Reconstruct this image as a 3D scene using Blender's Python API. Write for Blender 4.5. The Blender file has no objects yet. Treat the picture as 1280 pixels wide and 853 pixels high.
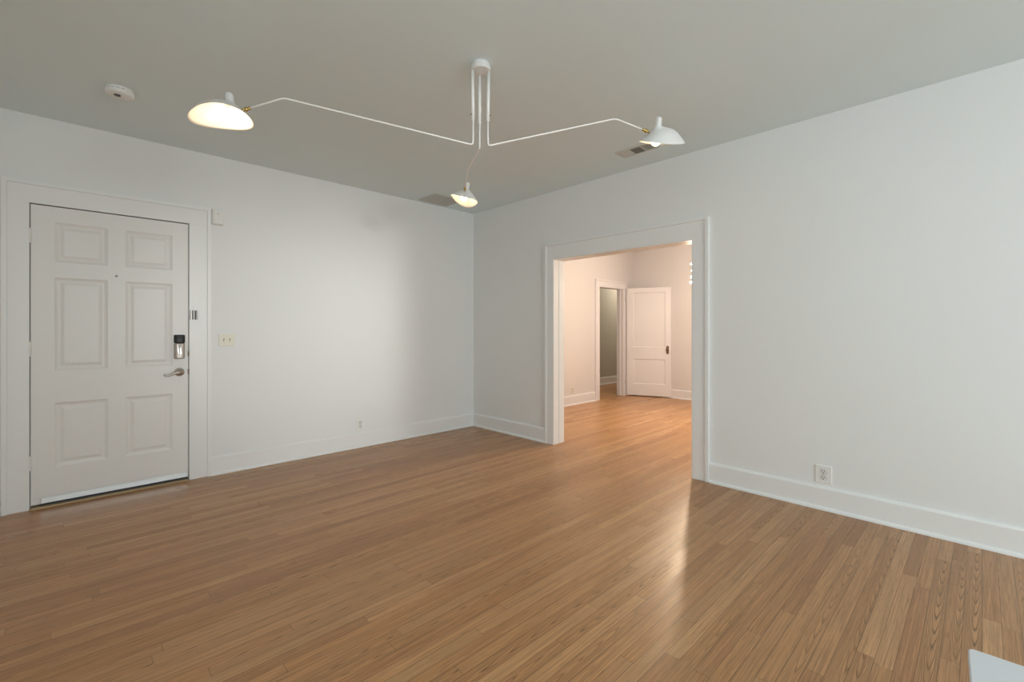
import bpy, bmesh, math, random
from mathutils import Vector, Matrix
random.seed(7)
S = bpy.context.scene
COL = S.collection

# ------------------------------------------------------------------ camera
H = 1.263                                    # eye height, metres; x runs along the floor boards, y towards the front-door wall
cam_d = bpy.data.cameras.new('camera')
cam_d.sensor_width = 36.0
cam_d.lens = 570.25 / 1280 * 36.0
cam_d.shift_y = -15.9 / 1280
cam_d.clip_start = 0.02
cam = bpy.data.objects.new('camera', cam_d)
COL.objects.link(cam)
cam.location = (0, 0, H)
cam.rotation_euler = (math.radians(90), 0, math.radians(45.867 - 90))
S.camera = cam

# ------------------------------------------------------------------ exposure, world, daylight
S.view_settings.view_transform = 'Standard'
S.view_settings.look = 'None'
S.view_settings.gamma = 1.0
S.view_settings.use_curve_mapping = False
S.view_settings.exposure = 0.0
try:
    S.cycles.use_denoising = True
    S.cycles.max_bounces = 14
    S.cycles.diffuse_bounces = 8
    S.cycles.glossy_bounces = 6
    S.cycles.sample_clamp_indirect = 4.0
    S.cycles.caustics_reflective = False
    S.cycles.blur_glossy = 1.0
except Exception:
    pass

world = bpy.data.worlds.new('sky')
S.world = world
world.use_nodes = True
bg = world.node_tree.nodes['Background']
bg.inputs[0].default_value = (0.80, 0.90, 1.0, 1)
bg.inputs[1].default_value = 1.0

W_X, S_Y = -0.62, -4.50                      # inner faces of the two walls behind the camera
P_WEST, P_SOUTH, P_PATCH, P_HALL, P_CHAND = 33.0, 142.0, 4.9, 17.0, 152.0


def area_light(name, loc, direction, sx, sy, power, color, spread=180.0):
    l = bpy.data.lights.new(name, 'AREA')
    l.shape = 'RECTANGLE'
    l.spread = math.radians(spread)
    l.size, l.size_y, l.energy, l.color = sx, sy, power, color
    o = bpy.data.objects.new(name, l)
    COL.objects.link(o)
    o.location = loc
    o.rotation_euler = Vector(direction).to_track_quat('-Z', 'Y').to_euler()
    return o


DAY = (0.805, 0.925, 0.965)
area_light('added_daylight_west', (W_X - 0.10, -0.40, 1.50), (1, 0, -0.3), 2.0, 1.5, P_WEST, DAY)  # daylight lamp set outside the added west window
area_light('added_daylight_south', (1.20, S_Y - 0.10, 1.50), (0, 1, -0.35), 2.5, 1.5, P_SOUTH, DAY)  # main daylight lamp, outside the added south window
area_light('wall_patch_lamp', (2.15, S_Y - 5.0, 1.90), (0.0, 1, -0.040), 0.3, 0.9, P_PATCH, (1.0, 0.99, 0.95), 16.0)  # narrow lamp added to throw a brighter soft patch on the left wall
area_light('hall_fill_light', (9.35, 5.4, 2.70), (0, 0, -1), 0.5, 0.5, P_HALL, (1.0, 0.86, 0.70))  # unseen lamp added to brighten the hall


# ------------------------------------------------------------------ materials
def new_mat(name):
    m = bpy.data.materials.new(name)
    m.use_nodes = True
    nt = m.node_tree
    return m, nt, nt.nodes['Principled BSDF']


def N(nt, kind, **kw):
    n = nt.nodes.new(kind)
    for k, v in kw.items():
        setattr(n, k, v)
    return n


def M(nt, op, a, b=None, c=None):
    n = N(nt, 'ShaderNodeMath', operation=op)
    for i, v in enumerate((a, b, c)):
        if v is None:
            continue
        if isinstance(v, (int, float)):
            n.inputs[i].default_value = v
        else:
            nt.links.new(v, n.inputs[i])
    return n.outputs[0]


def paint(name, color, rough=0.5, bump=0.03, scale=180.0, metal=0.0, var=0.015, spec=0.4):
    m, nt, b = new_mat(name)
    tc = N(nt, 'ShaderNodeTexCoord')
    nz = N(nt, 'ShaderNodeTexNoise')
    nz.inputs['Scale'].default_value = scale
    nz.inputs['Detail'].default_value = 3
    nt.links.new(tc.outputs['Object'], nz.inputs['Vector'])
    n2 = N(nt, 'ShaderNodeTexNoise')
    n2.inputs['Scale'].default_value = 1.7
    nt.links.new(tc.outputs['Object'], n2.inputs['Vector'])
    mix = N(nt, 'ShaderNodeMix', data_type='RGBA')
    nt.links.new(n2.outputs[0], mix.inputs[0])
    mix.inputs[6].default_value = (*[c * (1 - var) for c in color], 1)
    mix.inputs[7].default_value = (*[min(1, c * (1 + var)) for c in color], 1)
    nt.links.new(mix.outputs[2], b.inputs['Base Color'])
    b.inputs['Roughness'].default_value = rough
    b.inputs['Metallic'].default_value = metal
    b.inputs['Specular IOR Level'].default_value = spec
    if bump:
        bp = N(nt, 'ShaderNodeBump')
        bp.inputs['Strength'].default_value = bump
        bp.inputs['Distance'].default_value = 0.002
        nt.links.new(nz.outputs[0], bp.inputs['Height'])
        nt.links.new(bp.outputs[0], b.inputs['Normal'])
    return m


def glow(name, color, strength):
    m, nt, b = new_mat(name)
    b.inputs['Base Color'].default_value = (1, 1, 1, 1)
    b.inputs['Emission Color'].default_value = (*color, 1)
    b.inputs['Emission Strength'].default_value = strength
    return m


def oak_floor():
    m, nt, b = new_mat('oak_strip_floor')
    L = nt.links.new
    tc = N(nt, 'ShaderNodeTexCoord')
    sep = N(nt, 'ShaderNodeSeparateXYZ')
    L(tc.outputs['Object'], sep.inputs[0])
    x, y = sep.outputs[0], sep.outputs[1]
    W = 0.0572
    v = M(nt, 'DIVIDE', y, W)
    row = M(nt, 'FLOOR', v)
    fv = M(nt, 'FRACT', v)
    wn = N(nt, 'ShaderNodeTexWhiteNoise', noise_dimensions='1D')
    L(row, wn.inputs['W'])
    ln = M(nt, 'MULTIPLY_ADD', wn.outputs[0], 1.1, 0.9)
    wn1 = N(nt, 'ShaderNodeTexWhiteNoise', noise_dimensions='1D')
    L(M(nt, 'ADD', row, 311.7), wn1.inputs['W'])
    u = M(nt, 'ADD', M(nt, 'DIVIDE', x, ln), M(nt, 'MULTIPLY', wn1.outputs[0], 9.0))
    pid = M(nt, 'FLOOR', u)
    fu = M(nt, 'FRACT', u)
    cid = N(nt, 'ShaderNodeCombineXYZ')
    L(row, cid.inputs[0])
    L(pid, cid.inputs[1])
    w2 = N(nt, 'ShaderNodeTexWhiteNoise', noise_dimensions='2D')
    L(cid.outputs[0], w2.inputs['Vector'])
    r1 = w2.outputs[0]
    sc = N(nt, 'ShaderNodeSeparateColor')
    L(w2.outputs[1], sc.inputs[0])
    r2, r3 = sc.outputs[0], sc.outputs[1]
    # tone of each board
    ramp = N(nt, 'ShaderNodeValToRGB')
    e = ramp.color_ramp.elements
    e[0].position, e[0].color = 0.0, (0.420, 0.208, 0.092, 1)
    e[1].position, e[1].color = 1.0, (0.548, 0.308, 0.146, 1)
    k = ramp.color_ramp.elements.new(0.3)
    k.color = (0.462, 0.240, 0.104, 1)
    k = ramp.color_ramp.elements.new(0.75)
    k.color = (0.510, 0.273, 0.126, 1)
    L(r1, ramp.inputs[0])
    # fine straight grain
    gv = N(nt, 'ShaderNodeCombineXYZ')
    L(M(nt, 'MULTIPLY_ADD', x, 2.6, M(nt, 'MULTIPLY', r2, 40.0)), gv.inputs[0])
    L(M(nt, 'MULTIPLY', y, 150.0), gv.inputs[1])
    L(M(nt, 'MULTIPLY', r1, 30.0), gv.inputs[2])
    gn = N(nt, 'ShaderNodeTexNoise')
    gn.inputs['Scale'].default_value = 1.0
    gn.inputs['Detail'].default_value = 4
    gn.inputs['Roughness'].default_value = 0.65
    L(gv.outputs[0], gn.inputs['Vector'])
    g = N(nt, 'ShaderNodeMapRange')
    g.inputs[1].default_value, g.inputs[2].default_value = 0.3, 0.75
    g.inputs[3].default_value, g.inputs[4].default_value = 0.62, 1.26
    L(gn.outputs[0], g.inputs[0])
    # cathedral figure: distorted rings, stretched along the board, only on some boards
    cv = N(nt, 'ShaderNodeCombineXYZ')
    L(M(nt, 'MULTIPLY_ADD', x, 1.6, M(nt, 'MULTIPLY', r3, 50.0)), cv.inputs[0])
    L(M(nt, 'MULTIPLY_ADD', fv, 0.5, M(nt, 'MULTIPLY', r2, 23.0)), cv.inputs[1])
    L(M(nt, 'MULTIPLY', r1, 17.0), cv.inputs[2])
    fn = N(nt, 'ShaderNodeTexNoise')
    fn.inputs['Scale'].default_value = 1.3
    fn.inputs['Detail'].default_value = 3
    L(cv.outputs[0], fn.inputs['Vector'])
    off = M(nt, 'SUBTRACT', fv, M(nt, 'MULTIPLY_ADD', r2, 1.8, -0.4))
    par = M(nt, 'MULTIPLY', M(nt, 'MULTIPLY', off, off), 20.0)
    sgn = M(nt, 'MULTIPLY_ADD', M(nt, 'GREATER_THAN', r1, 0.5), 15.0, -7.5)
    ringf = M(nt, 'FRACT', M(nt, 'ADD', M(nt, 'MULTIPLY_ADD', fn.outputs[0], 1.6, M(nt, 'MULTIPLY', x, sgn)), par))
    ring = M(nt, 'ABSOLUTE', M(nt, 'SUBTRACT', ringf, 0.5))
    rl = N(nt, 'ShaderNodeMapRange')
    rl.inputs[1].default_value, rl.inputs[2].default_value = 0.0, 0.21
    rl.inputs[3].default_value, rl.inputs[4].default_value = 1.0, 0.0
    L(ring, rl.inputs[0])
    on = N(nt, 'ShaderNodeMapRange')
    on.inputs[1].default_value, on.inputs[2].default_value = 0.35, 0.95
    on.inputs[3].default_value, on.inputs[4].default_value = 0.04, 0.85
    L(r3, on.inputs[0])
    brk = N(nt, 'ShaderNodeMapRange')
    brk.inputs[1].default_value, brk.inputs[2].default_value = 0.38, 0.6
    L(gn.outputs[0], brk.inputs[0])
    fig = M(nt, 'SUBTRACT', 1.0, M(nt, 'MULTIPLY', M(nt, 'MULTIPLY', rl.outputs[0], on.outputs[0]), M(nt, 'MULTIPLY_ADD', brk.outputs[0], 0.7, 0.3)))
    # seams
    seam_y = M(nt, 'MINIMUM', fv, M(nt, 'SUBTRACT', 1.0, fv))
    sy = N(nt, 'ShaderNodeMapRange')
    sy.inputs[1].default_value, sy.inputs[2].default_value = 0.0, 0.035
    sy.inputs[3].default_value, sy.inputs[4].default_value = 0.40, 1.0
    L(seam_y, sy.inputs[0])
    seam_x = M(nt, 'MULTIPLY', M(nt, 'MINIMUM', fu, M(nt, 'SUBTRACT', 1.0, fu)), ln)
    sx = N(nt, 'ShaderNodeMapRange')
    sx.inputs[1].default_value, sx.inputs[2].default_value = 0.0, 0.0022
    sx.inputs[3].default_value, sx.inputs[4].default_value = 0.55, 1.0
    L(seam_x, sx.inputs[0])
    # open pores: short fine dark dashes along the grain
    pv = N(nt, 'ShaderNodeCombineXYZ')
    L(M(nt, 'MULTIPLY_ADD', x, 9.0, M(nt, 'MULTIPLY', r3, 70.0)), pv.inputs[0])
    L(M(nt, 'MULTIPLY', y, 420.0), pv.inputs[1])
    pn = N(nt, 'ShaderNodeTexNoise')
    pn.inputs['Scale'].default_value = 1.0
    pn.inputs['Detail'].default_value = 2
    L(pv.outputs[0], pn.inputs['Vector'])
    po = N(nt, 'ShaderNodeMapRange')
    po.inputs[1].default_value, po.inputs[2].default_value = 0.56, 0.70
    po.inputs[3].default_value, po.inputs[4].default_value = 1.0, 0.62
    L(pn.outputs[0], po.inputs[0])
    tone = M(nt, 'MULTIPLY', M(nt, 'MULTIPLY', M(nt, 'MULTIPLY', g.outputs[0], po.outputs[0]), fig), M(nt, 'MULTIPLY', sy.outputs[0], sx.outputs[0]))
    mul = N(nt, 'ShaderNodeMix', data_type='RGBA', blend_type='MULTIPLY')
    mul.inputs[0].default_value = 1.0
    L(ramp.outputs[0], mul.inputs[6])
    cc = N(nt, 'ShaderNodeCombineColor')
    for i in range(3):
        L(tone, cc.inputs[i])
    L(cc.outputs[0], mul.inputs[7])
    L(mul.outputs[2], b.inputs['Base Color'])
    L(M(nt, 'MULTIPLY_ADD', r3, 0.06, 0.27), b.inputs['Roughness'])
    b.inputs['Specular IOR Level'].default_value = 0.32
    bp = N(nt, 'ShaderNodeBump')
    bp.inputs['Strength'].default_value = 0.12
    bp.inputs['Distance'].default_value = 0.0015
    L(tone, bp.inputs['Height'])
    L(bp.outputs[0], b.inputs['Normal'])
    return m


WALL = paint('white_wall_paint', (0.80, 0.815, 0.815), 0.6, 0.05, 120)
CEIL = paint('ceiling_paint', (0.74, 0.835, 0.855), 0.75, 0.05, 120)
TRIM = paint('white_trim_paint', (0.83, 0.84, 0.84), 0.34, 0.02, 60)
DOORP = paint('white_door_paint', (0.80, 0.79, 0.775), 0.36, 0.03, 70)
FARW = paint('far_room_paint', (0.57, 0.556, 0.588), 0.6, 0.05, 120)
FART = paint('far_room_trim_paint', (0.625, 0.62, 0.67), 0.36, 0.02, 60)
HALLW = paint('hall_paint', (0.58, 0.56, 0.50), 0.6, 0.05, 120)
LAMPW = paint('white_lamp_enamel', (0.76, 0.76, 0.75), 0.33, 0.0, 50)
RODW = paint('lamp_enamel_lightened', (0.92, 0.92, 0.90), 0.30, 0.0, 50)  # lamp enamel with a lighter colour put in to brighten the backlit rods
BRASS = paint('brass', (0.66, 0.46, 0.16), 0.24, 0.0, 80, metal=1.0)
NICKEL = paint('satin_nickel', (0.56, 0.52, 0.48), 0.28, 0.0, 80, metal=1.0)
CHROME = paint('chrome', (0.78, 0.77, 0.75), 0.12, 0.0, 80, metal=1.0)
ALU = paint('aluminium', (0.72, 0.74, 0.74), 0.35, 0.02, 90, metal=0.7)
BLACK = paint('black_plastic', (0.02, 0.02, 0.02), 0.4, 0.02, 200)
DARK = paint('dark_void', (0.03, 0.028, 0.025), 0.7, 0.0, 50)
PLAST = paint('white_plastic', (0.82, 0.82, 0.80), 0.38, 0.0, 60)
IVORY = paint('ivory_plastic', (0.80, 0.78, 0.68), 0.38, 0.0, 60)
SLOT = paint('outlet_slot_grey', (0.10, 0.10, 0.10), 0.5, 0.0, 60)
BRONZE = paint('old_bronze', (0.16, 0.11, 0.07), 0.35, 0.02, 90, metal=0.85)
VENTW = paint('vent_enamel', (0.60, 0.60, 0.56), 0.5, 0.0, 60)
VENTD = paint('vent_dark', (0.30, 0.30, 0.26), 0.6, 0.0, 60)
OAKSILL = paint('worn_oak_sill', (0.42, 0.31, 0.19), 0.5, 0.1, 40, var=0.25)
TABLE = paint('white_table_lacquer', (0.60, 0.61, 0.635), 0.35, 0.02, 60)
OAK = oak_floor()
BULB = glow('warm_bulb_glass', (1.0, 0.71, 0.40), 42.0)
CBULB = glow('chandelier_bulb_glass', (1.0, 0.86, 0.70), 25.0)


# ------------------------------------------------------------------ mesh helpers
def obj(name, bm, mat, parent=None, smooth=False, bevel=0.0):
    me = bpy.data.meshes.new(name)
    bmesh.ops.recalc_face_normals(bm, faces=bm.faces[:])
    bm.to_mesh(me)
    bm.free()
    for m in (mat if isinstance(mat, (list, tuple)) else [mat]):
        me.materials.append(m)
    if smooth:
        for p in me.polygons:
            p.use_smooth = True
    o = bpy.data.objects.new(name, me)
    COL.objects.link(o)
    if parent is not None:
        o.parent = parent
    if bevel:
        b = o.modifiers.new('bevel', 'BEVEL')
        b.width, b.segments, b.limit_method = bevel, 2, 'ANGLE'
        b.angle_limit = math.radians(40)
    return o


def tag(o, label, cat, group=None, kind=None):
    o['label'], o['category'] = label, cat
    if group:
        o['group'] = group
    if kind:
        o['kind'] = kind
    return o


def thing(name, label, cat, loc=(0, 0, 0), rz=0.0, group=None, kind=None):
    o = bpy.data.objects.new(name, None)
    o.empty_display_size = 0.1
    COL.objects.link(o)
    o.location = loc
    o.rotation_euler = (0, 0, rz)
    return tag(o, label, cat, group, kind)


def box(bm, x0, x1, y0, y1, z0, z1, mi=0):
    v = [bm.verts.new(p) for p in ((x0, y0, z0), (x1, y0, z0), (x1, y1, z0), (x0, y1, z0),
                                   (x0, y0, z1), (x1, y0, z1), (x1, y1, z1), (x0, y1, z1))]
    for f in ((0, 3, 2, 1), (4, 5, 6, 7), (0, 1, 5, 4), (1, 2, 6, 5), (2, 3, 7, 6), (3, 0, 4, 7)):
        bm.faces.new([v[i] for i in f]).material_index = mi


def extrude_profile(bm, prof, p0, p1, out, mi=0):
    """prof: (out, up) points, swept from p0 to p1; out is the horizontal direction away from the wall."""
    p0, p1, out = Vector(p0), Vector(p1), Vector(out)
    a = [bm.verts.new(p0 + out * o + Vector((0, 0, u))) for o, u in prof]
    b = [bm.verts.new(p1 + out * o + Vector((0, 0, u))) for o, u in prof]
    n = len(prof)
    for i in range(n):
        bm.faces.new((a[i], a[(i + 1) % n], b[(i + 1) % n], b[i]))
    bm.faces.new(a[::-1])
    bm.faces.new(b)


def frames(pts):
    out, prev = [], None
    for i in range(len(pts)):
        a, c = pts[max(0, i - 1)], pts[min(len(pts) - 1, i + 1)]
        t = (c - a).normalized()
        if prev is None:
            r = Vector((0, 0, 1)) if abs(t.z) < 0.9 else Vector((1, 0, 0))
            n = (r - t * r.dot(t)).normalized()
        else:
            n = (prev - t * prev.dot(t)).normalized()
        prev = n
        out.append((n, t.cross(n)))
    return out


def tube(bm, pts, rad, seg=12, mi=0, flat=1.0):
    pts = [Vector(p) for p in pts]
    rads = rad if isinstance(rad, (list, tuple)) else [rad] * len(pts)
    rings = []
    for p, (n, bb), r in zip(pts, frames(pts), rads):
        rings.append([bm.verts.new(p + n * (math.cos(2 * math.pi * k / seg) * r * flat) + bb * (math.sin(2 * math.pi * k / seg) * r)) for k in range(seg)])
    for a, c in zip(rings, rings[1:]):
        for k in range(seg):
            bm.faces.new((a[k], a[(k + 1) % seg], c[(k + 1) % seg], c[k])).material_index = mi
    bm.faces.new(rings[0][::-1]).material_index = mi
    bm.faces.new(rings[-1]).material_index = mi


def round_path(pts, r=0.03, n=6):
    pts = [Vector(p) for p in pts]
    out = [pts[0]]
    for a, p, c in zip(pts, pts[1:], pts[2:]):
        d0, d1 = (a - p).normalized(), (c - p).normalized()
        q0, q1 = p + d0 * r, p + d1 * r
        for k in range(n + 1):
            t = k / n
            out.append(q0 * (1 - t) ** 2 + p * (2 * t * (1 - t)) + q1 * t ** 2)
    out.append(pts[-1])
    return out


def lathe(bm, prof, mat=None, seg=32, mi=0):
    """prof: (radius, height) along local z, placed by matrix mat."""
    mat = mat or Matrix()
    rings = []
    for r, h in prof:
        if r < 1e-6:
            rings.append([bm.verts.new(mat @ Vector((0, 0, h)))])
        else:
            rings.append([bm.verts.new(mat @ Vector((r * math.cos(2 * math.pi * k / seg), r * math.sin(2 * math.pi * k / seg), h))) for k in range(seg)])
    for a, c in zip(rings, rings[1:]):
        for k in range(seg):
            k2 = (k + 1) % seg
            if len(a) == 1 and len(c) == 1:
                continue
            if len(a) == 1:
                f = (a[0], c[k2], c[k])
            elif len(c) == 1:
                f = (a[k], a[k2], c[0])
            else:
                f = (a[k], a[k2], c[k2], c[k])
            bm.faces.new(f).material_index = mi
    for ring, rev in ((rings[0], True), (rings[-1], False)):
        if len(ring) > 2:
            bm.faces.new(ring[::-1] if rev else ring).material_index = mi


def ball(bm, c, r, seg=16):
    lathe(bm, [(r * math.sin(math.pi * i / 10) if 0 < i < 10 else 0.0, -r * math.cos(math.pi * i / 10)) for i in range(11)], Matrix.Translation(c), seg)


def aim(loc, direction):
    """matrix whose local z points along direction"""
    return Matrix.Translation(loc) @ Vector(direction).to_track_quat('Z', 'Y').to_matrix().to_4x4()


def on_wall(loc, normal):
    """local x to the right seen from the room, local z up, local -y out of the wall... returned as x right, y up, z out"""
    n = Vector(normal).normalized()
    up = Vector((0, 0, 1))
    x = up.cross(n)
    return Matrix.Translation(loc) @ Matrix((x, up, n)).transposed().to_4x4()


def rrect(w, h, r, n=5):
    pts = []
    for cx, cy, a0 in ((w / 2 - r, h / 2 - r, 0), (-w / 2 + r, h / 2 - r, 90), (-w / 2 + r, -h / 2 + r, 180), (w / 2 - r, -h / 2 + r, 270)):
        for k in range(n + 1):
            a = math.radians(a0 + 90 * k / n)
            pts.append((cx + r * math.cos(a), cy + r * math.sin(a)))
    return pts


def slab(bm, mat, layers, mi=0):
    """layers: list of (outline, z) rings lofted from back to front"""
    rings = [[bm.verts.new(mat @ Vector((x, y, z))) for x, y in o] for o, z in layers]
    n = len(rings[0])
    for a, c in zip(rings, rings[1:]):
        for k in range(n):
            bm.faces.new((a[k], a[(k + 1) % n], c[(k + 1) % n], c[k])).material_index = mi
    bm.faces.new(rings[0][::-1]).material_index = mi
    bm.faces.new(rings[-1]).material_index = mi


def plate(bm, mat, w, h, t, r=0.006, edge=0.003, cx=0.0, cy=0.0, z0=0.0, mi=0):
    sh = lambda o: [(x + cx, y + cy) for x, y in o]
    slab(bm, mat, [(sh(rrect(w, h, r)), z0), (sh(rrect(w, h, r)), z0 + t - edge), (sh(rrect(w - 2 * edge, h - 2 * edge, max(r - edge, 0.0008))), z0 + t)], mi)


# ------------------------------------------------------------------ the room
CZ = 2.752                                   # ceiling
YA, XB = 4.612, 3.778                        # faces of the front-door wall and of the wall with the opening
XB2 = 3.925                                  # far-room side of that wall
YF, XF = 4.700, 7.835                        # far room: left wall and end wall
YFR = 0.45                                   # far room: right wall
YH0, YH1 = 4.82, 5.935                       # hall behind the far room
T = 0.12


def struct(name, bm, mat, label, cat, smooth=False, bevel=0.0):
    return tag(obj(name, bm, mat, None, smooth, bevel), label, cat, kind='structure')


bm = bmesh.new()
box(bm, W_X - T, 10.2, S_Y - T, 6.2, -0.08, 0.0)
struct('floor', bm, OAK, 'brown oak strip floor running from the front room on through the opening', 'floor')

bm = bmesh.new()
box(bm, W_X - T, 10.2, S_Y - T, 6.2, CZ, CZ + 0.08)
struct('ceiling', bm, CEIL, 'flat pale grey ceiling above the front room', 'ceiling')

DX0, DX1, DZ = -0.200, 0.716, 2.136          # front-door frame opening
bm = bmesh.new()
box(bm, W_X - T, DX0, YA, YA + 0.2, 0, CZ)
box(bm, DX1, XB, YA, YA + 0.2, 0, CZ)
box(bm, DX0, DX1, YA, YA + 0.2, DZ, CZ)
box(bm, DX0, DX1, YA + 0.06, YA + 0.2, 0, DZ)
struct('wall_left', bm, WALL, 'white wall holding the six-panel front door', 'wall')

OY0, OY1, OZ = 1.697, 3.240, 2.014           # cased opening
bm = bmesh.new()
box(bm, XB, XB2, S_Y - T, OY0, 0, CZ)
box(bm, XB, XB2, OY1, YF + T, 0, CZ)
box(bm, XB, XB2, OY0, OY1, OZ, CZ)
struct('wall_right', bm, WALL, 'white wall pierced by the wide cased opening to the far room', 'wall')

WW = (-1.35, 0.55, 0.80, 2.20)                # added west window y0 y1 z0 z1
bm = bmesh.new()
box(bm, W_X - T, W_X, S_Y - T, WW[0], 0, CZ)
box(bm, W_X - T, W_X, WW[1], YA, 0, CZ)
box(bm, W_X - T, W_X, WW[0], WW[1], 0, WW[2])
box(bm, W_X - T, W_X, WW[0], WW[1], WW[3], CZ)
struct('wall_back', bm, WALL, 'white wall behind the viewer with a window added for daylight', 'wall')
SW = (0.00, 2.40, 0.80, 2.20)  # unseen south window, added to let daylight in
bm = bmesh.new()
box(bm, W_X, SW[0], S_Y - T, S_Y, 0, CZ)
box(bm, SW[1], XB, S_Y - T, S_Y, 0, CZ)
box(bm, SW[0], SW[1], S_Y - T, S_Y, 0, SW[2])
box(bm, SW[0], SW[1], S_Y - T, S_Y, SW[3], CZ)
struct('wall_front', bm, WALL, 'white wall out of frame to the right with a window added for daylight', 'wall')

# far room
FX0, FX1, FZ = 6.685, 7.470, 2.005           # far doorway in its left wall
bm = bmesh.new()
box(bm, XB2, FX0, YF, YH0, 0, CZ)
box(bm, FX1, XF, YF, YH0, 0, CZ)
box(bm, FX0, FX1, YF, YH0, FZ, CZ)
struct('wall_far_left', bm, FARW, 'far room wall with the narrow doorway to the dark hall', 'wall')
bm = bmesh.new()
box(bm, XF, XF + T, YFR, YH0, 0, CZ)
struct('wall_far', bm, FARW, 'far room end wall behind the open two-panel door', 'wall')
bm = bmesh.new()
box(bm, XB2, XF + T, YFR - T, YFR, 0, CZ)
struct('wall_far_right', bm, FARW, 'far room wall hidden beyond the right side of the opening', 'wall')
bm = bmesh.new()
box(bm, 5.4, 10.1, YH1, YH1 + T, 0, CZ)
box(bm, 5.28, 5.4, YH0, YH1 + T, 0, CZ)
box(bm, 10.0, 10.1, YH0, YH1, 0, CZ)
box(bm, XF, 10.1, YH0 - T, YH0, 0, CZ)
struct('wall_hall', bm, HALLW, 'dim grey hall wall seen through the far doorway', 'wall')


# ---- baseboards
BB = [(0, 0), (0.0335, 0), (0.0335, 0.006), (0.0315, 0.014), (0.026, 0.020), (0.018, 0.022), (0.018, 0.146),
      (0.012, 0.157), (0.005, 0.160), (0, 0.160)]


def baseboard(name, runs, label, mat=TRIM):
    bm = bmesh.new()
    for p0, p1, out in runs:
        extrude_profile(bm, BB, p0, p1, out)
    struct(name, bm, mat, label, 'baseboard')


CW = 0.150                                   # casing width
baseboard('baseboard_left', [((DX1 + CW + 0.002, YA, 0), (XB, YA, 0), (0, -1, 0)), ((W_X, YA, 0), (DX0 - 0.132, YA, 0), (0, -1, 0))],
          'tall white baseboard along the front door wall')
baseboard('baseboard_right', [((XB, S_Y, 0), (XB, OY0 - 0.138, 0), (-1, 0, 0)), ((XB, OY1 + 0.117, 0), (XB, YA, 0), (-1, 0, 0))],
          'tall white baseboard on both sides of the cased opening')
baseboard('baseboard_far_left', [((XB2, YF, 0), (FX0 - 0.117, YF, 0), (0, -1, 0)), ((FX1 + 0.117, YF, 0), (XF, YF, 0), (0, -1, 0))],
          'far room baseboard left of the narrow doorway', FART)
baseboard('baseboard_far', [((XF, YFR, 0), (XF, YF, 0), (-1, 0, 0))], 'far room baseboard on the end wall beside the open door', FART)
baseboard('baseboard_hall', [((5.4, YH1, 0), (10.0, YH1, 0), (0, -1, 0))], 'pale baseboard in the dim hall beyond the far doorway')


# ---- casings (flat boards with a raised outer back-band)
def casing(bm, place, x0, x1, ztop, wl, wr, wt, t=0.018, band=0.026, bt=0.030):
    """place(u, out, z) -> point; opening x0..x1 along u, up to ztop; leg widths wl, wr, head width wt"""
    def b(u0, u1, z0, z1, th, t0=0.0):
        vs = [bm.verts.new(place(u, o, z)) for z in (z0, z1) for (u, o) in ((u0, t0), (u1, t0), (u1, th), (u0, th))]
        for f in ((0, 3, 2, 1), (4, 5, 6, 7), (0, 1, 5, 4), (1, 2, 6, 5), (2, 3, 7, 6), (3, 0, 4, 7)):
            bm.faces.new([vs[i] for i in f])
    b(x0 - wl + band, x0, 0, ztop, t)
    b(x1, x1 + wr - band, 0, ztop, t)
    b(x0 - wl + band, x1 + wr - band, ztop, ztop + wt - band, t)
    b(x0 - wl, x0 - wl + band , 0, ztop + wt, bt)
    b(x1 + wr - band, x1 + wr, 0, ztop + wt, bt)
    b(x0 - wl + band, x1 + wr - band, ztop + wt - band, ztop + wt, bt)


bm = bmesh.new()
casing(bm, lambda u, o, z: (u, YA - o, z), DX0, DX1, DZ, 0.130, 0.152, 0.150)
# jamb lining around the slab
box(bm, DX0, DX0 + 0.0025, YA, YA + 0.06, 0, DZ)
box(bm, DX1 - 0.0025, DX1, YA, YA + 0.06, 0, DZ)
struct('trim_1', bm, TRIM, 'wide white casing around the six-panel front door', 'door casing', bevel=0.0012)

bm = bmesh.new()
casing(bm, lambda u, o, z: (XB - o, u, z), OY0, OY1, OZ, 0.136, 0.115, 0.170)
casing(bm, lambda u, o, z: (XB2 + o, u, z), OY0, OY1, OZ, 0.115, 0.115, 0.150)
# jamb lining with a slim centre groove on each side
for (ya, yb) in ((OY0, OY0 + 0.008), (OY1 - 0.008, OY1)):
    box(bm, XB - 0.016, XB + 0.066, ya, yb, 0, OZ - 0.008)
    box(bm, XB + 0.078, XB2 + 0.016, ya, yb, 0, OZ - 0.008)
box(bm, XB - 0.016, XB + 0.066, OY0, OY1, OZ - 0.008, OZ)
box(bm, XB + 0.078, XB2 + 0.016, OY0, OY1, OZ - 0.008, OZ)
struct('trim_2', bm, TRIM, 'wide white casing around the opening to the far room', 'door casing', bevel=0.0012)

bm = bmesh.new()
casing(bm, lambda u, o, z: (u, YF - o, z), FX0, FX1, FZ, 0.115, 0.105, 0.120)
box(bm, FX0, FX0 + 0.012, YF - 0.015, YH0 + 0.01, 0, FZ - 0.012)
box(bm, FX1 - 0.012, FX1, YF - 0.015, YH0 + 0.01, 0, FZ - 0.012)
box(bm, FX0, FX1, YF - 0.015, YH0 + 0.01, FZ - 0.012, FZ)
box(bm, FX1 - 0.024, FX1 - 0.012, YF + 0.05, YF + 0.085, 0, FZ - 0.012)
struct('trim_3', bm, FART, 'white casing around the narrow far doorway to the hall', 'door casing', bevel=0.0012)


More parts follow.
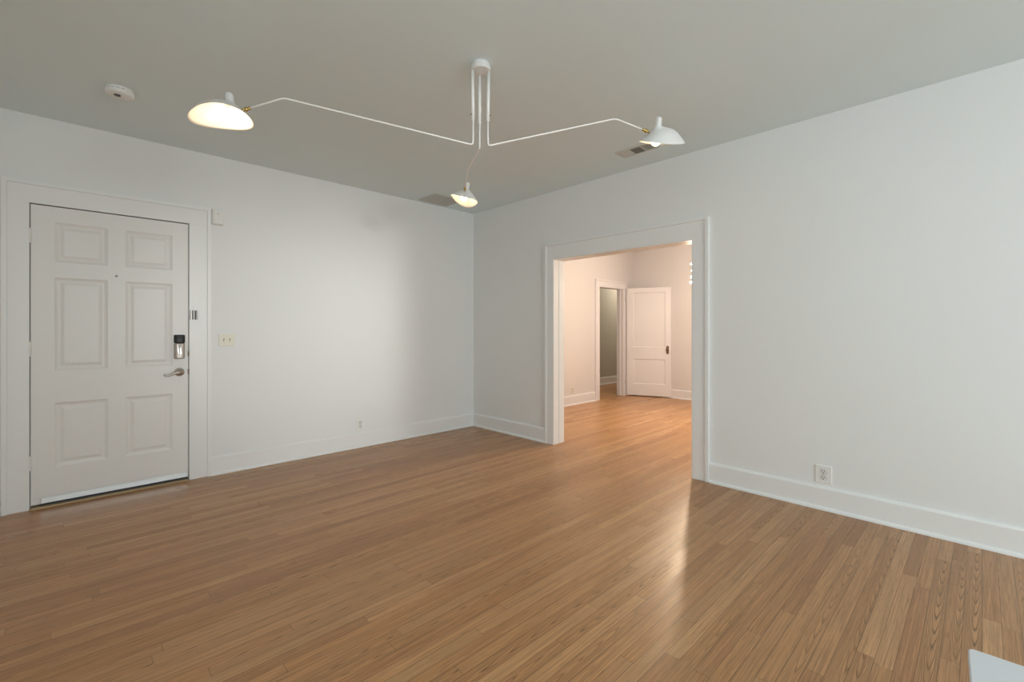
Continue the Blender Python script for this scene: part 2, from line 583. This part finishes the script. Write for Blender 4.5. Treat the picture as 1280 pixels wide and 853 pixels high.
# ------------------------------------------------------------------ panelled doors
def panel_door(bm, x0, x1, z0, z1, panels, thick, steps):
    """front face at y=0 looking to -y, back at y=thick; panels: (x0,x1,z0,z1); steps: (inset, depth) rings"""
    xs = sorted({x0, x1, *[p[0] for p in panels], *[p[1] for p in panels]})
    zs = sorted({z0, z1, *[p[2] for p in panels], *[p[3] for p in panels]})
    cache = {}

    def v(x, y, z):
        k = (round(x, 5), round(y, 5), round(z, 5))
        if k not in cache:
            cache[k] = bm.verts.new((x, y, z))
        return cache[k]

    def inside(x, z):
        return any(p[0] < x < p[1] and p[2] < z < p[3] for p in panels)
    for side, y in ((1, 0.0), (-1, thick)):
        for a, b in zip(xs, xs[1:]):
            for c, d in zip(zs, zs[1:]):
                if not inside((a + b) / 2, (c + d) / 2):
                    f = [v(a, y, c), v(b, y, c), v(b, y, d), v(a, y, d)]
                    bm.faces.new(f if side > 0 else f[::-1])
        for (pa, pb, pc, pd) in panels:
            # split the outer ring at the grid lines so it stays watertight
            last = None
            for i, (ins, dep) in enumerate([(0.0, 0.0)] + steps):
                yy = y + side * dep
                ring = [v(pa + ins, yy, pc + ins), v(pb - ins, yy, pc + ins), v(pb - ins, yy, pd - ins), v(pa + ins, yy, pd - ins)]
                if last:
                    for k in range(4):
                        f = (last[k], last[(k + 1) % 4], ring[(k + 1) % 4], ring[k])
                        try:
                            bm.faces.new(f if side > 0 else f[::-1])
                        except ValueError:
                            pass
                last = ring
            bm.faces.new(last if side > 0 else last[::-1])
    for a, b in zip(xs, xs[1:]):
        bm.faces.new((v(a, 0, z0), v(a, thick, z0), v(b, thick, z0), v(b, 0, z0)))
        bm.faces.new((v(a, 0, z1), v(b, 0, z1), v(b, thick, z1), v(a, thick, z1)))
    for c, d in zip(zs, zs[1:]):
        bm.faces.new((v(x0, 0, c), v(x0, 0, d), v(x0, thick, d), v(x0, thick, c)))
        bm.faces.new((v(x1, 0, c), v(x1, thick, c), v(x1, thick, d), v(x1, 0, d)))


# ---- front door
SX0, SX1, SZ0, SZ1 = -0.193, 0.7095, 0.028, 2.1285
YS = YA - 0.006                              # face of the slab
door = thing('door_1', 'closed white six-panel front door with nickel lever handle', 'door', (SX0, YS, 0), kind='structure')
cols = ((-0.077, 0.210), (0.311, 0.604))
rows = ((1.735, 2.020), (0.960, 1.626), (0.272, 0.730))
bm = bmesh.new()
panel_door(bm, 0, SX1 - SX0, SZ0, SZ1, [(a - SX0, b - SX0, c, d) for a, b in cols for c, d in rows], 0.042,
           [(0.010, 0.006), (0.022, 0.010), (0.030, 0.010), (0.050, 0.003), (0.054, 0.0025)])
obj('door_slab', bm, DOORP, door)
for zc in (1.907, 1.118, 0.322):
    bm = bmesh.new()
    for i in range(5):                       # knuckles
        lathe(bm, [(0.0070, zc - 0.048 + i * 0.0194), (0.0070, zc - 0.048 + i * 0.0194 + 0.0180)], Matrix.Translation((-0.002, -0.004, 0)), 14)
    lathe(bm, [(0.0, zc + 0.056), (0.004, zc + 0.055), (0.0055, zc + 0.050), (0.0045, zc + 0.047), (0.0045, zc - 0.049), (0.0055, zc - 0.052), (0.0, zc - 0.056)],
          Matrix.Translation((-0.002, -0.004, 0)), 14)
    box(bm, 0.004, 0.034, -0.0016, 0.0, zc - 0.048, zc + 0.048)
    box(bm, -0.012, -0.004, -0.0125, -0.0035, zc - 0.048, zc + 0.048)
    obj('hinge', bm, DOORP, door, bevel=0.0008)
# peephole
bm = bmesh.new()
lathe(bm, [(0.009, 0.0), (0.009, 0.002), (0.007, 0.004), (0.0048, 0.0042), (0.0045, 0.003), (0.0, 0.003)], aim((0.258 - SX0, 0, 1.662), (0, -1, 0)), 20)
ph = obj('peephole', bm, NICKEL, door, True)
bm = bmesh.new()
lathe(bm, [(0.0034, 0.0031), (0.0024, 0.0042), (0.0, 0.0046)], aim((0.258 - SX0, 0, 1.662), (0, -1, 0)), 16)
obj('lens', bm, BLACK, ph, True)
# sweep
bm = bmesh.new()
box(bm, -0.144 - SX0, 0.706 - SX0, -0.007, 0.0, 0.030, 0.067)
box(bm, -0.144 - SX0, 0.706 - SX0, -0.010, 0.0, 0.060, 0.068)
for k in range(6):
    lathe(bm, [(0.0045, 0), (0.004, 0.002), (0.0, 0.0026)], aim((-0.08 - SX0 + k * 0.15, -0.0068, 0.047), (0, -1, 0)), 12)
sweep = obj('door_sweep', bm, ALU, door, bevel=0.001)
sweep['label'] = 'aluminium door sweep strip'
bm = bmesh.new()
box(bm, -0.144 - SX0, 0.706 - SX0, -0.0055, -0.001, 0.014, 0.0305)
obj('gap_shade_strip', bm, BLACK, sweep)  # black strip put in for the shade of the gap under the door
# deadbolt body
mw = on_wall((0.6495 - SX0, 0, 1.110), (0, -1, 0))
bm = bmesh.new()
def dome(w, h, y0, zs):
    return [([(x, y + y0) for x, y in rrect(w * s, h - (1 - s) * 0.02, 0.010 * s)], z) for s, z in zs]
slab(bm, mw, dome(0.072, 0.130, -0.033, [(1, 0), (1, 0.014), (0.92, 0.024), (0.70, 0.030), (0.40, 0.033)]))
db = obj('deadbolt_body', bm, NICKEL, door, True)
bm = bmesh.new()
slab(bm, mw, dome(0.074, 0.068, 0.066, [(1, 0), (1, 0.018), (0.93, 0.028), (0.72, 0.034), (0.40, 0.037)]))
dc = obj('battery_cover', bm, BLACK, db, True)
dc['label'] = 'black upper cover'
bm = bmesh.new()
lathe(bm, [(0.017, 0.026), (0.017, 0.040), (0.015, 0.043), (0.0, 0.043)], mw @ Matrix.Translation((0, -0.050, 0)), 24)
slab(bm, mw, [([(x, y - 0.033) for x, y in rrect(0.013, 0.062, 0.005)], z) for z in (0.030, 0.056)] + [([(x, y - 0.033) for x, y in rrect(0.009, 0.056, 0.004)], 0.059)])
obj('thumb_turn', bm, NICKEL, db, False, 0.001)
# lever handle
bm = bmesh.new()
mr = on_wall((0.650 - SX0, 0, 0.903), (0, -1, 0))
lathe(bm, [(0.034, 0), (0.034, 0.004), (0.031, 0.010), (0.022, 0.014), (0.013, 0.017), (0.011, 0.040), (0.0, 0.040)], mr, 32)
rose = obj('handle_rosette', bm, NICKEL, door, True)
bm = bmesh.new()
lp = [(0.008, 0.000), (-0.012, 0.001), (-0.035, -0.004), (-0.058, -0.016), (-0.078, -0.024), (-0.094, -0.022), (-0.104, -0.014)]
tube(bm, [mr @ Vector((x, y, 0.042 + 0.003 * math.sin(i))) for i, (x, y) in enumerate(lp)], [0.011, 0.012, 0.010, 0.0085, 0.008, 0.0075, 0.006], 14)
obj('lever', bm, NICKEL, rose, True)
# latch and bolt edge plates
for zc in (1.05, 0.903):
    bm = bmesh.new()
    box(bm, SX1 - SX0 - 0.003, SX1 - SX0 + 0.0025, -0.0025, 0.010, zc - 0.022, zc + 0.022)
    box(bm, SX1 - SX0 - 0.001, SX1 - SX0 + 0.008, -0.012, -0.006, zc - 0.014, zc + 0.014)
    obj('edge_plate', bm, BRONZE, door, bevel=0.001)

# threshold under it
bm = bmesh.new()
extrude_profile(bm, [(0, 0), (0.05, 0), (0.048, 0.006), (0.03, 0.012), (0, 0.013)], (DX0 + 0.003, YA + 0.025, 0), (DX1 - 0.003, YA + 0.025, 0), (0, -1, 0))
struct('trim_4', bm, OAKSILL, 'worn tan wooden threshold under the front door', 'threshold')

# swinging door guard on the casing
g = thing('door_guard', 'small shiny metal door guard on the right casing above the lock', 'door guard', (0.7475, YA - 0.018, 1.374))
m0 = on_wall((0, 0, 0), (0, -1, 0))
bm = bmesh.new()
plate(bm, m0, 0.056, 0.078, 0.004, 0.004, 0.001)
obj('base_plate', bm, NICKEL, g)
bm = bmesh.new()
for xx in (-0.022, -0.001, 0.021):
    lathe(bm, [(0.0, -0.0385), (0.006, -0.0385), (0.006, 0.0385), (0.0, 0.0385)], Matrix.Translation((xx, -0.008, 0)), 16)
obj('knuckle', bm, NICKEL, g, False)
for xx, w in ((-0.0105, 0.006), (0.0105, 0.010)):
    bm = bmesh.new()
    box(bm, xx - w / 2, xx + w / 2, -0.0075, -0.0042, -0.037, 0.037)
    obj('dark_slot', bm, BLACK, g)
# strike on the slab side stays with the guard's leaf

# ---- far two-panel door, swung open against the end wall
hx, hy, lx, ly = 7.517, 4.648, 7.802, 3.915
ang = math.atan2(ly - hy, lx - hx)
d2 = thing('door_2', 'open white two-panel door standing against the far room end wall', 'door', (hx, hy, 0), ang, kind='structure')
LW = 0.787
bm = bmesh.new()
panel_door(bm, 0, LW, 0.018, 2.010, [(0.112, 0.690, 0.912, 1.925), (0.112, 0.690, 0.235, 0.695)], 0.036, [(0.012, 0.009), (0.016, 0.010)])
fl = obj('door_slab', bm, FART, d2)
# the side seen from the room is local -y or +y depending on the swing
mk = on_wall((0.727, 0.0, 0.868), (0, -1, 0))
bm = bmesh.new()
plate(bm, mk, 0.045, 0.150, 0.003, 0.020, 0.001)
kp = obj('knob_plate', bm, BRONZE, d2)
bm = bmesh.new()
lathe(bm, [(0.010, 0.002), (0.009, 0.022), (0.016, 0.028), (0.026, 0.038), (0.027, 0.048), (0.021, 0.058), (0.0, 0.061)], mk @ Matrix.Translation((0, 0.012, 0)), 24)
obj('knob', bm, BRONZE, kp, True)
for zc in (1.80, 0.28):
    bm = bmesh.new()
    lathe(bm, [(0.0, zc - 0.05), (0.007, zc - 0.046), (0.007, zc + 0.046), (0.0, zc + 0.05)], Matrix.Translation((-0.004, 0.004, 0)), 12)
    obj('hinge', bm, FART, d2, True)


# ------------------------------------------------------------------ unseen windows added to bring in daylight
def window(name, m, w, h, label):
    bm = bmesh.new()
    def b(x0, x1, y0, y1, z0, z1):
        vs = [bm.verts.new(m @ Vector((x, y, z))) for z in (z0, z1) for x, y in ((x0, y0), (x1, y0), (x1, y1), (x0, y1))]
        for f in ((0, 3, 2, 1), (4, 5, 6, 7), (0, 1, 5, 4), (1, 2, 6, 5), (2, 3, 7, 6), (3, 0, 4, 7)):
            bm.faces.new([vs[i] for i in f])
    for s in (-1, 1):
        b(s * w / 2 - 0.025, s * w / 2 + 0.025, -h / 2, h / 2, -0.06, 0.012)
        b(-w / 2 + 0.025, w / 2 - 0.025, s * h / 2 - 0.025, s * h / 2 + 0.025, -0.06, 0.012)
    b(-0.03, 0.03, -h / 2 + 0.025, h / 2 - 0.025, -0.055, 0.0)
    struct(name, bm, TRIM, label, 'window')


window('added_window_1', on_wall((W_X, (WW[0] + WW[1]) / 2, 1.5), (1, 0, 0)), WW[1] - WW[0], 1.4, 'added window frame in the wall behind the viewer')
window('added_window_2', on_wall(((SW[0] + SW[1]) / 2, S_Y, 1.5), (0, 1, 0)), SW[1] - SW[0], 1.4, 'added window frame in the wall to the right of the viewer')


# ------------------------------------------------------------------ three-armed ceiling lamp
LC = Vector((1.661, 1.966, CZ))
lamp = thing('ceiling_lamp', 'white three-armed ceiling lamp with lit bell shades', 'ceiling lamp', LC)
bm = bmesh.new()
lathe(bm, [(0.050, 0.0), (0.050, -0.012), (0.047, -0.016), (0.056, -0.018), (0.056, -0.040), (0.053, -0.043), (0.0, -0.043)], seg=40)
obj('canopy', bm, LAMPW, lamp, False, 0.0015)
arms = {'L': ((1.626, 1.989, 2.292), (0.796, 2.521, 2.457), (0.658, 2.612, 2.387)),
        'R': ((1.694, 1.941, 2.292), (2.287, 1.491, 2.487), (2.414, 1.379, 2.424)),
        'T': ((1.684, 2.001, 2.292), (2.174, 2.723, 2.465), (2.264, 2.871, 2.382))}
FARP = [(0, 1), (0.07, 0.95), (0.146, 0.92), (0.30, 0.89), (0.42, 0.855), (0.52, 0.78), (0.63, 0.676), (0.70, 0.56), (0.77, 0.43), (0.84, 0.33), (0.90, 0.23), (0.96, 0.10), (1, 0)]
NEARP = [(0, 1), (0.07, 0.83), (0.14, 0.70), (0.25, 0.60), (0.38, 0.51), (0.55, 0.37), (0.72, 0.24), (0.88, 0.11), (1, 0)]


def interp(tab, t):
    for (a, p), (b, q) in zip(tab, tab[1:]):
        if t <= b:
            return p + (q - p) * (t - a) / (b - a)
    return tab[-1][1]


def shade_mesh(bm, sag_):
    """local: origin at the swivel joint, x along the shade away from the arm, rim below"""
    seg, nr = 48, 16
    nip, nr0, hh, rz = 0.078, 0.018, 0.095, -0.066
    x0, x1, hw = -0.016, 0.252, 0.112
    cx, hl = (x0 + x1) / 2, (x1 - x0) / 2
    rings = []
    for i in range(nr + 1):
        f = 1 - i / nr
        ring = []
        for k in range(seg):
            a = 2 * math.pi * k / seg
            rx, ry = cx + hl * math.cos(a), hw * math.sin(a) * (1 - 0.10 * math.cos(a))
            px, py = nip + nr0 * math.cos(a), nr0 * math.sin(a)
            w = 0.5 + 0.5 * math.cos(a)
            z = hh * (interp(FARP, f) * w + interp(NEARP, f) * (1 - w))
            sag = sag_ * math.cos(2 * a) * f ** 3
            ring.append(bm.verts.new((px + (rx - px) * f, py + (ry - py) * f, rz + z + sag)))
        rings.append(ring)
    top = rz + hh
    for r, z in ((nr0, 0.008), (nr0, 0.030), (nr0 * 0.97, 0.036), (nr0 * 0.82, 0.042), (nr0 * 0.5, 0.0455), (nr0 * 0.15, 0.0465)):
        rings.append([bm.verts.new((nip + r * math.cos(2 * math.pi * k / seg), r * math.sin(2 * math.pi * k / seg), top + z)) for k in range(seg)])
    for a, c in zip(rings, rings[1:]):
        for k in range(seg):
            bm.faces.new((a[k], a[(k + 1) % seg], c[(k + 1) % seg], c[k]))
    bm.faces.new(rings[-1])


for key, roll, pitch, turn, k in (('L', 8, 5, 10, 1.06), ('R', 21, 2, 0, 1.0), ('T', 14, 3, -11, 1.0)):
    b0, e0, j0 = [Vector(p) - LC for p in arms[key]]
    az = math.atan2(b0.y, b0.x)
    rad = Vector((math.cos(az), math.sin(az), 0))
    # sleeve hanging from the canopy
    bm = bmesh.new()
    s_top, s_bot = Vector((b0.x, b0.y, -0.042)), Vector((b0.x, b0.y, -0.322))
    tube(bm, [s_top + rad * 0.004, s_bot], 0.0088, 14)
    sl = obj('sleeve', bm, RODW, lamp, True)
    bm = bmesh.new()
    lathe(bm, [(0.0035, 0.006), (0.0035, 0.014), (0.0, 0.015)], aim(s_bot + Vector((0, 0, 0.035)), rad), 10)
    obj('set_screw', bm, BRONZE, sl, True)
    # bent rod
    bm = bmesh.new()
    tube(bm, round_path([s_bot + Vector((0, 0, 0.01)), b0, e0, j0], 0.022, 6), 0.0047, 10)
    arm = obj('arm', bm, RODW, lamp, True)
    d = (j0 - e0)
    yaw = math.atan2(d.y, d.x)
    mj = Matrix.Translation(j0) @ Matrix.Rotation(yaw + math.radians(turn), 4, 'Z') @ Matrix.Rotation(math.radians(pitch), 4, 'Y') @ Matrix.Rotation(math.radians(roll), 4, 'X') @ Matrix.Diagonal((k, k, 1, 1))
    # brass swivel
    bm = bmesh.new()
    ax = aim(j0, d)
    lathe(bm, [(0.0, -0.010), (0.007, -0.010), (0.0078, -0.004), (0.0078, 0.004), (0.0062, 0.008)], ax, 18)
    ball(bm, j0 + d.normalized() * 0.012, 0.0115, 16)
    tip = mj @ Vector((0.034, 0, -0.012))
    tube(bm, [j0 + d.normalized() * 0.012, tip], 0.006, 12)
    jo = obj('swivel_joint', bm, BRASS, arm, True)
    jo['label'] = 'brass swivel joint'
    # shade
    bm = bmesh.new()
    shade_mesh(bm, 0.007 if key == 'R' else -0.012)
    for v in bm.verts:
        v.co = mj @ v.co
    sh = obj('shade', bm, LAMPW, lamp, True)
    so = sh.modifiers.new('thickness', 'SOLIDIFY')
    so.thickness, so.offset = 0.0018, 0.0
    # socket and bulb
    bm = bmesh.new()
    lathe(bm, [(0.0, 0.058), (0.012, 0.058), (0.0155, 0.040), (0.0155, -0.006), (0.0, -0.006)], mj @ Matrix.Translation((0.080, 0, -0.015)), 20)
    obj('socket', bm, LAMPW, sh, True)
    bm = bmesh.new()
    c = -0.058
    lathe(bm, [(0.012, c + 0.040), (0.013, c + 0.032), (0.020, c + 0.020), (0.0245, c + 0.009), (0.026, c), (0.0245, c - 0.009), (0.020, c - 0.0165), (0.012, c - 0.023), (0.0, c - 0.026)],
          mj @ Matrix.Translation((0.080, 0, 0)), 24)
    bb = obj('bulb', bm, BULB, sh, True)
    bb['label'] = 'glowing warm bulb'

# ------------------------------------------------------------------ star-shaped chandelier in the far room
HC = Vector((5.99, 2.535, 1.985))
ch = thing('chandelier', 'glowing many-bulbed chandelier peeking past the right edge of the opening', 'chandelier', (HC.x, HC.y, CZ))
hl = HC - Vector((HC.x, HC.y, CZ))
bm = bmesh.new()
lathe(bm, [(0.06, 0.0), (0.06, -0.015), (0.05, -0.026), (0.0, -0.028)], seg=32)
obj('canopy', bm, BRASS, ch, True)
bm = bmesh.new()
tube(bm, [(0, 0, -0.026), hl + Vector((0, 0, 0.03))], 0.006, 12)
obj('stem', bm, BRASS, ch, True)
bm = bmesh.new()
ball(bm, hl, 0.045, 24)
obj('hub', bm, BRASS, ch, True)
left = Vector((-0.7176, 0.6964, 0))
back = Vector((0.6964, 0.7176, 0))
rods = [left * 0.178 + Vector((0, 0, 0.125)), left * 0.128 + back * 0.10 + Vector((0, 0, 0.050)), left * 0.176 + Vector((0, 0, -0.050)), left * 0.210 - back * 0.06 + Vector((0, 0, -0.128))]
for i in range(18):
    z = 1 - 2 * (i + 0.5) / 18
    a = i * 2.39996
    v = Vector((math.cos(a) * math.sqrt(1 - z * z), math.sin(a) * math.sqrt(1 - z * z), z)) * 0.21
    if v.dot(left) < 0.12 and abs(z) < 0.93:
        rods.append(v)
for v in rods:
    bm = bmesh.new()
    tube(bm, [hl + v * 0.10, hl + v * 0.90], 0.0035, 8)
    lathe(bm, [(0.0, 0.0), (0.008, 0.0), (0.009, 0.02), (0.0, 0.022)], aim(hl + v * 0.85, v), 12)
    r = obj('rod', bm, BRASS, ch, True)
    bm = bmesh.new()
    ball(bm, hl + v * 0.985, 0.015, 14)
    obj('bulb', bm, CBULB, r, True)


cl = bpy.data.lights.new('chandelier_glow', 'POINT')
cl.energy, cl.color, cl.shadow_soft_size = P_CHAND, (1.0, 0.78, 0.56), 0.05
clo = bpy.data.objects.new('chandelier_glow', cl)
COL.objects.link(clo)
clo.location = HC + left * 0.09 + Vector((0, 0, -0.085))

# ------------------------------------------------------------------ ceiling fittings
def louvred_vent(name, label, corner, ux, uy, lx_, ly_, banks, slat_ang, cell):
    """corner on the ceiling, ux along the length lx_, uy along the width ly_"""
    o = thing(name, label, 'vent', corner, math.atan2(ux[1], ux[0]), group='ceiling vents')
    fl_ = 1 if Vector((ux[0], ux[1], 0)).cross(Vector((uy[0], uy[1], 0))).z > 0 else -1
    Y = lambda y: fl_ * y
    fw = 0.018
    bm = bmesh.new()
    def b(x0, x1, y0, y1, z0, z1):
        box(bm, x0, x1, min(Y(y0), Y(y1)), max(Y(y0), Y(y1)), z0, z1)
    b(0, lx_, 0, fw, -0.008, 0)
    b(0, lx_, ly_ - fw, ly_, -0.008, 0)
    b(0, fw, fw, ly_ - fw, -0.008, 0)
    b(lx_ - fw, lx_, fw, ly_ - fw, -0.008, 0)
    w = (lx_ - 2 * fw) / banks
    for k in range(1, banks):
        b(fw + k * w - 0.005, fw + k * w + 0.005, fw, ly_ - fw, -0.007, 0)
    obj('frame', bm, VENTW, o, False, 0.001)
    bm = bmesh.new()
    b(fw, lx_ - fw, fw, ly_ - fw, -0.0012, -0.0002)
    obj('duct_opening', bm, VENTD, o)
    for k in range(banks):
        bm = bmesh.new()
        x = fw + k * w + 0.010
        th = math.radians(slat_ang[k])
        while x < fw + (k + 1) * w - 0.007:
            dx, dz = 0.0065 * math.cos(th), 0.0065 * math.sin(th)
            vs = []
            for (sx_, sz_) in ((-1, -1), (1, 1)):
                for yy in (fw, ly_ - fw):
                    vs.append((x + sx_ * dx, Y(yy), -0.0065 + sz_ * dz * 0.55))
            p = [bm.verts.new(q_) for q_ in vs] + [bm.verts.new((q_[0], q_[1], q_[2] - 0.0008)) for q_ in vs]
            for f in ((0, 1, 3, 2), (4, 6, 7, 5), (0, 4, 5, 1), (2, 3, 7, 6), (0, 2, 6, 4), (1, 5, 7, 3)):
                bm.faces.new([p[i] for i in f])
            x += cell
        obj('louvre_bank', bm, VENTW, o)
    return o


louvred_vent('ceiling_vent', 'narrow white ceiling vent behind the right lamp shade', (3.318, 2.168, CZ), (0, -1), (1, 0), 0.34, 0.150, 3, (20, -60, -25), 0.014)
louvred_vent('ceiling_vent', 'wide ceiling vent tucked into the corner beyond the farthest lamp shade', (2.890, 4.545, CZ), (1, 0), (0, -1), 0.40, 0.355, 2, (9, 9), 0.0138)

sd = thing('smoke_detector', 'round white smoke detector on the ceiling above the front door', 'smoke detector', (0.225, 3.745, CZ))
bm = bmesh.new()
lathe(bm, [(0.068, 0.0), (0.068, -0.010), (0.066, -0.012)], seg=40)
obj('mounting_base', bm, PLAST, sd, False, 0.001)
bm = bmesh.new()
lathe(bm, [(0.064, -0.0115), (0.064, -0.018), (0.0, -0.0182)], seg=40)
obj('dark_vent_ring', bm, SLOT, sd)
bm = bmesh.new()
lathe(bm, [(0.071, -0.0165), (0.072, -0.022), (0.070, -0.034), (0.062, -0.041), (0.045, -0.044), (0.0, -0.045)], seg=40)
for k in range(16):
    a = 2 * math.pi * k / 16
    mm = Matrix.Rotation(a, 4, 'Z')
    pts = [mm @ Vector(p) for p in ((0.062, -0.006, -0.012), (0.069, -0.006, -0.012), (0.069, 0.006, -0.012), (0.062, 0.006, -0.012), (0.062, -0.006, -0.018), (0.069, -0.006, -0.018), (0.069, 0.006, -0.018), (0.062, 0.006, -0.018))]
    vs = [bm.verts.new(p) for p in pts]
    for f in ((0, 1, 2, 3), (4, 7, 6, 5), (0, 4, 5, 1), (1, 5, 6, 2), (2, 6, 7, 3), (3, 7, 4, 0)):
        bm.faces.new([vs[i] for i in f])
sc_ = obj('cover', bm, PLAST, sd, False)
bm = bmesh.new()
lathe(bm, [(0.017, -0.0445), (0.017, -0.047), (0.015, -0.0485), (0.0, -0.0485)], Matrix.Translation((-0.012, -0.018, 0)), 24)
obj('test_button', bm, SLOT, sc_, False)

# ------------------------------------------------------------------ wall fittings
ms = thing('motion_sensor', 'small white sensor box on the wall at the front door casing corner', 'sensor', (0.919, YA, 2.222))
bm = bmesh.new()
slab(bm, m0, [(rrect(0.094, 0.134, 0.012), 0), (rrect(0.094, 0.134, 0.012), 0.022), (rrect(0.082, 0.126, 0.010), 0.034), (rrect(0.060, 0.116, 0.010), 0.041)])
obj('sensor_body', bm, PLAST, ms, False, 0.002)
bm = bmesh.new()
plate(bm, m0, 0.040, 0.054, 0.003, 0.008, 0.001, -0.001, -0.020, 0.0405)
obj('lens_window', bm, PLAST, ms)
bm = bmesh.new()
lathe(bm, [(0.003, 0.041), (0.003, 0.0425), (0.0, 0.043)], m0 @ Matrix.Translation((-0.002, 0.024, 0)), 12)
obj('indicator', bm, SLOT, ms)

sw = thing('light_switch', 'ivory double toggle light switch plate right of the front door', 'light switch', (0.990, YA, 1.160))
bm = bmesh.new()
plate(bm, m0, 0.122, 0.104, 0.007, 0.005, 0.003)
obj('cover_plate', bm, IVORY, sw)
for xx in (-0.0225, 0.0225):
    bm = bmesh.new()
    box(bm, xx - 0.005, xx + 0.005, -0.0078, -0.006, -0.012, 0.012)
    sl_ = obj('toggle_slot', bm, SLOT, sw)
    bm = bmesh.new()
    mt = Matrix.Translation((xx, -0.0065, 0.001)) @ Matrix.Rotation(math.radians(28), 4, 'X')
    box(bm, -0.0035, 0.0035, -0.014, 0, -0.0045, 0.0045)
    for v in bm.verts:
        v.co = mt @ v.co
    obj('toggle', bm, IVORY, sl_, False, 0.001)
    for zz in (0.030, -0.030):
        bm = bmesh.new()
        lathe(bm, [(0.003, 0.0066), (0.0028, 0.0078), (0.0, 0.008)], m0 @ Matrix.Translation((xx, zz, 0)), 10)
        obj('screw', bm, IVORY, sw, True)


def outlet(loc, normal, label, plate_mat, w=0.098, h=0.126):
    n = Vector(normal)
    o = thing('wall_outlet', label, 'outlet', loc, math.atan2(n.y, n.x) + math.pi / 2, group='wall outlets above the baseboards')
    bm = bmesh.new()
    plate(bm, m0, w, h, 0.007, 0.005, 0.003)
    obj('cover_plate', bm, plate_mat, o)
    for zz in (0.021, -0.021):
        bm = bmesh.new()
        out = []
        for k in range(28):
            a = 2 * math.pi * k / 28
            out.append((0.0185 * math.cos(a), zz + max(-0.0145, min(0.0145, 0.0185 * math.sin(a)))))
        ring = lambda s: [(x * s, zz + (y - zz) * s) for x, y in out]
        slab(bm, m0, [(ring(1.1), 0.0068), (ring(1.1), 0.0072)], 1)
        slab(bm, m0, [(ring(1.0), 0.0070), (ring(1.0), 0.0088), (ring(0.95), 0.0094)], 0)
        rc = obj('receptacle', bm, [plate_mat, SLOT], o)
        bm = bmesh.new()
        for xx, hh in ((-0.0068, 0.0068), (0.0068, 0.0058)):
            box(bm, xx - 0.0022, xx + 0.0022, -0.0098, -0.009, zz + 0.003 - hh, zz + 0.003 + hh)
        lathe(bm, [(0.0040, 0.009), (0.0040, 0.0098)], m0 @ Matrix.Translation((0, zz - 0.0085, 0)), 12)
        obj('slots', bm, SLOT, rc)
    bm = bmesh.new()
    lathe(bm, [(0.0035, 0.0066), (0.0032, 0.008), (0.0, 0.0083)], m0, 12)
    obj('screw', bm, NICKEL, o, True)
    return o


outlet((2.221, YA, 0.240), (0, -1, 0), 'white outlet low on the front door wall near the corner', PLAST)
outlet((XB, 0.771, 0.243), (-1, 0, 0), 'white outlet low on the wall right of the cased opening', PLAST)
outlet((5.955, YF, 0.240), (0, -1, 0), 'small pale outlet above the far room baseboard left of the doorway', VENTW, 0.075, 0.118)

# ------------------------------------------------------------------ white low table cut by the lower right corner
TZ = 0.45
tb = thing('side_table', 'plain white low table corner at the bottom right edge of the photo', 'table', (1.645, 0.026, 0), math.radians(2.5))
tw, td = 0.60, 0.62                          # along -x, along -y from the visible corner
bm = bmesh.new()
cs = lambda s: [(x - tw / 2, y - td / 2) for x, y in rrect(tw - 2 * s, td - 2 * s, 0.014 - s, 6)]
slab(bm, Matrix(), [(cs(0.003), TZ - 0.030), (cs(0), TZ - 0.027), (cs(0), TZ - 0.003), (cs(0.003), TZ)])
obj('table_top', bm, TABLE, tb)
bm = bmesh.new()
box(bm, -tw + 0.05, -0.05, -0.068, -0.05, TZ - 0.10, TZ - 0.0295)
box(bm, -tw + 0.05, -0.05, -td + 0.05, -td + 0.068, TZ - 0.10, TZ - 0.0295)
box(bm, -0.068, -0.05, -td + 0.068, -0.068, TZ - 0.10, TZ - 0.0295)
box(bm, -tw + 0.05, -tw + 0.068, -td + 0.068, -0.068, TZ - 0.10, TZ - 0.0295)
obj('apron', bm, TABLE, tb, False, 0.002)
for px in (-0.055, -tw + 0.055):
    for py in (-0.055, -td + 0.055):
        bm = bmesh.new()
        tube(bm, [(px, py, 0), (px, py, TZ - 0.0295)], [0.014, 0.021], 4)
        obj('leg', bm, TABLE, tb, False, 0.002)
